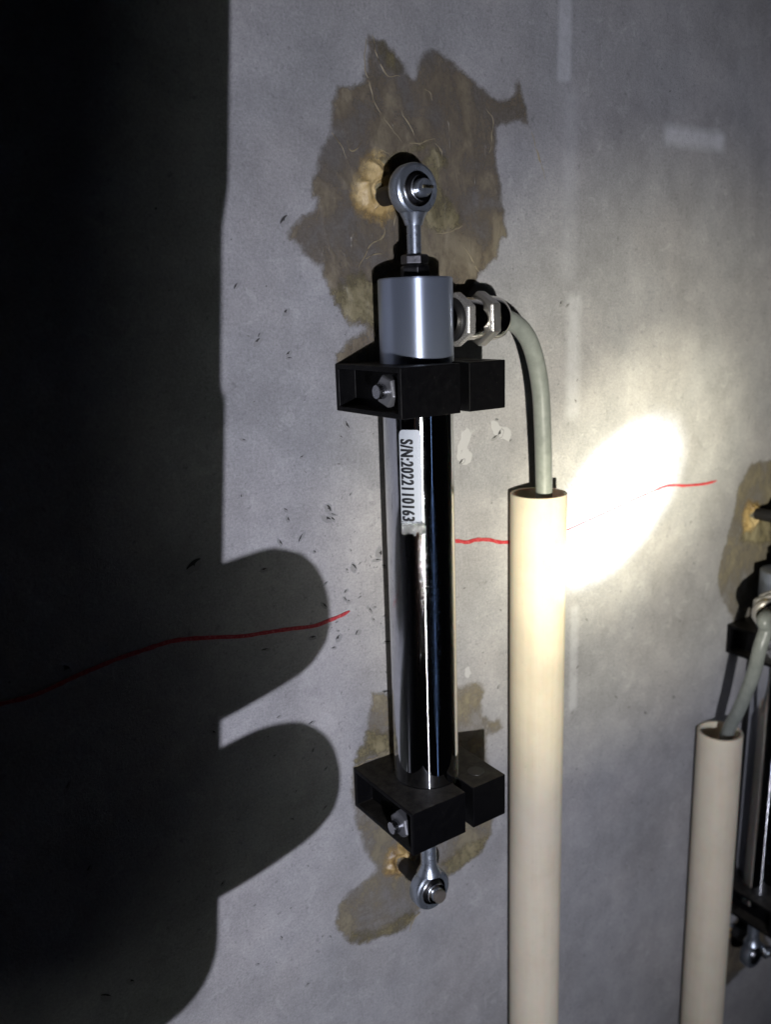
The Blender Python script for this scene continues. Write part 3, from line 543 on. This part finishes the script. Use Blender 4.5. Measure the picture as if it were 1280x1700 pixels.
# ------------------------------------------------------------------ anchor studs through the eyes
def stud(x, zc, tip, label, slot=True):
    t = empty('anchor_stud', (x, 0, zc), label, 'anchor stud', 'anchor studs holding the sensors')
    link('stud', lathe([(0, 2.0)] + [(r, -h) for r, h in [(3.0, -2.0)] + [(2.95 if k % 2 else 2.75, 1+0.5*k) for k in range(int((tip-2)*2))]] + [(2.6, -tip+0.9), (2.2, -tip+0.2), (0, -tip+0.2)], n=40, axis='Y', close=False), 'zinc', t, True, angle=60)
    link('shade_sleeve', lathe([(0, -2.5), (3.25, -2.5), (3.25, -16.6), (0, -16.6)], n=32, axis='Y', close=False), 'washer', t, bevel=0.2)  # black sleeve over the stud, standing in for the shadow behind the eye
    link('retaining_ring', lathe([(2.9, -24.2), (4.1, -24.3), (4.25, -24.9), (4.1, -25.5), (2.9, -25.5)], n=48, axis='Y', close=False), 'nickel', t, True)
    if not slot:
        link('stud_end', lathe([(0, -tip-0.35), (2.5, -tip-0.35), (2.75, -tip), (2.75, -tip+1.2), (0, -tip+1.2)], n=40, axis='Y', close=False), 'stained_steel', t, True); return t
    bm = bmesh.new(); bmesh.ops.create_cube(bm, size=1)
    for v in bm.verts: v.co = Vector((v.co.x*4.3, v.co.y*0.5-tip-0.1, v.co.z*0.95))
    link('slot_bar', bm, 'brass', t, bevel=0.15)
    return t
stud(0, 94.6, 28.4, 'slotted steel stud end in the top eye of the chrome sensor with the sticker')
stud(0, -171.6, 27.6, 'steel stud end in the bottom eye of the chrome sensor with the sticker', False)
stud(238.5, -57.5, 28.4, 'stud holding the top of the second sensor, off the right edge')
stud(244.6, -324.0, 27.6, 'shiny stud end in the bottom eye of the second sensor, bottom right corner')

# ------------------------------------------------------------------ black clamps
def clamp(loc, h, label, nutz=0.0, nut=True):
    root = empty('pipe_clamp', loc, label, 'clamp', 'black clamps holding the sensors')
    r = TR + 0.05; cy = -20.15; xl, xa, xb, xr, yf = -21.4, 2.95, 6.95, 23.05, -40.45
    def outline(mid):
        a_s = math.atan2(-math.sqrt(r*r-xa*xa), xa); a_e = math.atan2(-math.sqrt(r*r-xb*xb), xb)
        pts = [(xl, -0.05)]
        if mid: pts += [(xl, -2.0), (-14.3, -2.0), (-14.3, -38.9), (xl, -38.9)]
        pts += [(xl, yf), (xa, yf)]
        n = 56; a0 = a_s; a1 = a_e - 2*math.pi
        for i in range(n+1): a = a0 + (a1-a0)*i/n; pts.append((r*math.cos(a), cy + r*math.sin(a)))
        return pts + [(xb, yf+0.35), (xr, yf+0.35), (xr, -0.05)]
    t = 1.7; bm = bmesh.new(); prism(bm, outline(False), -h/2, h/2); body = link('clamp_body', bm, 'plastic', root)
    bm = bmesh.new(); prism(bm, [(xl-3, -2.2), (-14.3, -2.2), (-14.3, -38.7), (xl-3, -38.7)], -h/2+t, h/2-t); cut = link('cut', bm, 'plastic', root)
    md = body.modifiers.new('recess', 'BOOLEAN'); md.object = cut; md.solver = 'EXACT'; md.operation = 'DIFFERENCE'
    bpy.context.view_layer.update(); me = bpy.data.meshes.new_from_object(body.evaluated_get(bpy.context.evaluated_depsgraph_get()))
    body.modifiers.clear(); body.data = me; bpy.data.objects.remove(cut)
    md = body.modifiers.new('bevel', 'BEVEL'); md.width = 0.32*S; md.segments = 2; md.limit_method = 'ANGLE'; md.angle_limit = math.radians(40)
    nx, ny = -14.3, -28.0
    if not nut: return root
    b = link('clamp_bolt', lathe(thread(2.5, 0.9, nx+0.1, -22.6, 0.25), n=28, axis='X', at=(0, ny, nutz), close=False), 'bolt', root, True, angle=60)
    link('washer', lathe([(0, nx-0.05), (5.3, nx-0.05), (5.35, nx-0.9), (5.0, nx-1.1), (0, nx-1.1)], n=40, axis='X', at=(0, ny, nutz), close=False), 'nut_steel', b, True)
    link('nut', hexnut(9.6, nx-5.2, nx-1.1, 'X', at=(0, ny, nutz), phase=0.3), 'nut_steel', b, bevel=0.2)
    link('screw_hole_plug', lathe([(0, h/2+0.15), (3.3, h/2+0.15), (3.5, h/2-0.5), (0, h/2-0.5)], n=32, at=(15.5, -31.5, 0), close=False), 'washer', root, True)
    return root
clamp((0, 0, 30.0), 16.5, 'upper black clamp with a bare nut in its side, just under the brushed aluminium head')
clamp((0, 0, -128.2), 17.0, 'lower black clamp round the foot of the chrome tube, left of the front cream pipe', -3.2)
clamp((243, 0, -126.0), 16.5, 'black clamp behind the thin cable at the right edge')
clamp((242, 0, -284.2), 17.0, 'dark clamp emerging behind the second cream pipe near the bottom right', -3.2, False)

# ------------------------------------------------------------------ pipes and cables
def pipe(x, y, r, ztop, label):
    bm = lathe([(r, -1200), (r, ztop-0.3), (r-0.25, ztop), (r-1.35, ztop), (r-1.6, ztop-0.3), (r-1.6, ztop-260), (0, ztop-260)], n=96, close=False, at=(0, 0, 0))
    o = link('conduit_pipe', bm, 'pvc', None, True, loc=(x, y, 0)); return tag(o, label, 'pipe', 'cream conduit pipes')
pipe(66.5, -12.05, 11.7, -19.3, 'tall cream plastic pipe in front, the grey cable dropping into its open top')
p2 = pipe(203.2, -12.05, 11.7, -171.2, 'shorter cream plastic pipe further right, dark inside its tilted open top')
def cable(pts, r, label):
    bm = bmesh.new(); sweep(bm, spline(pts, 8), r, 28); o = link('cable', bm, 'sheath', None, True); return tag(o, label, 'cable', 'grey sensor cables')
cable([(36.2, -20.1, 52.0), (40, -20.1, 51.7), (44.0, -20, 50.6), (49.4, -19.6, 47.6), (54.4, -19.0, 42.3), (58.7, -18.2, 33.8), (62.0, -17.3, 23.0), (63.9, -16.5, 10.9), (65.9, -15.3, -4.1), (67.3, -14.3, -18.2), (68.2, -13.6, -40), (68.2, -13, -90)], 3.45,
      'grey cable looping from the nickel gland down into the front cream pipe')
d2 = Vector((-math.cos(math.radians(19)), -math.sin(math.radians(19)), 0)); g2 = Vector((240.0, -20.15, -100.6))
cable([tuple(g2 + d2*36), tuple(g2 + d2*40.5 + Vector((0, 0, -1.2))), (203.5, -33.6, -106.5), (200.5, -33.0, -116), (201.0, -30, -132), (203.5, -22, -155), (206.0, -15, -171), (207.0, -12.5, -190), (206.4, -12.05, -240)], 3.45,
      'grey cable of the cut-off sensor bending down into the second cream pipe')
bm = bmesh.new(); sweep(bm, spline([(77.0, -6.5, -30), (77.2, -6.6, -20), (77.6, -6.4, -15.2), (77.9, -6.2, -13.9)], 4), 0.45, 10)
tag(link('wire_stub', bm, 'plastic', None, True), 'thin dark wire end sticking up behind the cable at the front pipe rim', 'wire')

# ------------------------------------------------------------------ the photographer's phone and hand, which cast the big shadow
PH = empty('phone', tuple(CAM - Fw*3.0), 'dark phone held beside the wall, seen only by its straight edged shadow', 'phone')
PH.matrix_world = Matrix(((Rt.x, Up.x, -Fw.x, 0), (Rt.y, Up.y, -Fw.y, 0), (Rt.z, Up.z, -Fw.z, 0), (0, 0, 0, 1)))
PH.matrix_world.translation = (CAM - Fw*3.0)*S
pts = []
for cx, cy, a0 in ((10.7, 2, 0), (-44.3, 2, 90), (-44.3, -165.6, 180), (8.7, -163.6, 270)):
    rr = 10 if a0 != 270 else 12
    for i in range(9): a = math.radians(a0 + 90*i/8); pts.append((cx + rr*math.cos(a), cy + rr*math.sin(a)))
pts += [(20.7, -100), (20.75, -80.5), (20.1, -79.0), (20.0, -56), (20.8, -50)]
bm = bmesh.new(); prism(bm, pts, -0.0, 7.5); link('phone_body', bm, 'phone', PH, bevel=0.0)
def skinned(name, chains, parent, m):
    me = bpy.data.meshes.new(name); vs, es, rs = [], [], []
    for ch in chains:
        base = None
        for k, it in enumerate(ch):
            if isinstance(it, int): base = it; continue
            vs.append(Vector(it[:3])*S); rs.append(it[3]*S); i = len(vs)-1
            if base is not None: es.append((base, i))
            base = i
    me.from_pydata([tuple(v) for v in vs], es, []); me.materials.append(M[m])
    o = bpy.data.objects.new(name, me); C.objects.link(o)
    if parent: o.parent = parent
    sk = o.modifiers.new('skin', 'SKIN'); sk.use_smooth_shade = True
    for i, sv in enumerate(me.skin_vertices[0].data): sv.radius = (rs[i], rs[i]); sv.use_root = (i == 0)
    ss = o.modifiers.new('sub', 'SUBSURF'); ss.levels = 2; ss.render_levels = 2
    return o
# phone frame: x right, y up, z towards the photographer; the back of the phone (z<0) faces the wall
HAND = bpy.data.objects.new('person', None); C.objects.link(HAND); HAND.matrix_world = PH.matrix_world.copy(); HAND.empty_display_size = 0.01
tag(HAND, 'hand gripping the phone, two fingertips reaching past its edge and shading the wall', 'person')
hand = skinned('hand', [
    [(-38, -140, -20, 26), (-70, -175, -14, 25), (-112, -240, 10, 26), (-165, -330, 60, 34)],
    [0, (-24, -112, -22, 15), (-8, -102, -19, 10.5), (8, -96, -14, 9.5), (13, -92, -9, 8.5)],
    [0, (-20, -126, -22, 15), (-4, -119, -18, 12.5), (13, -116, -11, 13), (26, -114.5, -3, 12.2), (35, -113.5, 1, 10.5)],
    [0, (-20, -144, -22, 15), (-4, -148, -18, 12.5), (13, -146, -11, 13), (27, -142.5, -3, 12.2), (38, -140, 1, 10.5)],
    [0, (-22, -158, -22, 13), (-8, -166, -17, 9), (4, -168, -12, 8.5), (9, -167, -7, 7.5)],
    [0, (-58, -118, -18, 14), (-64, -96, -8, 11.5), (-58, -76, 8, 10.5), (-50, -62, 16, 9)],
], HAND, 'skin')
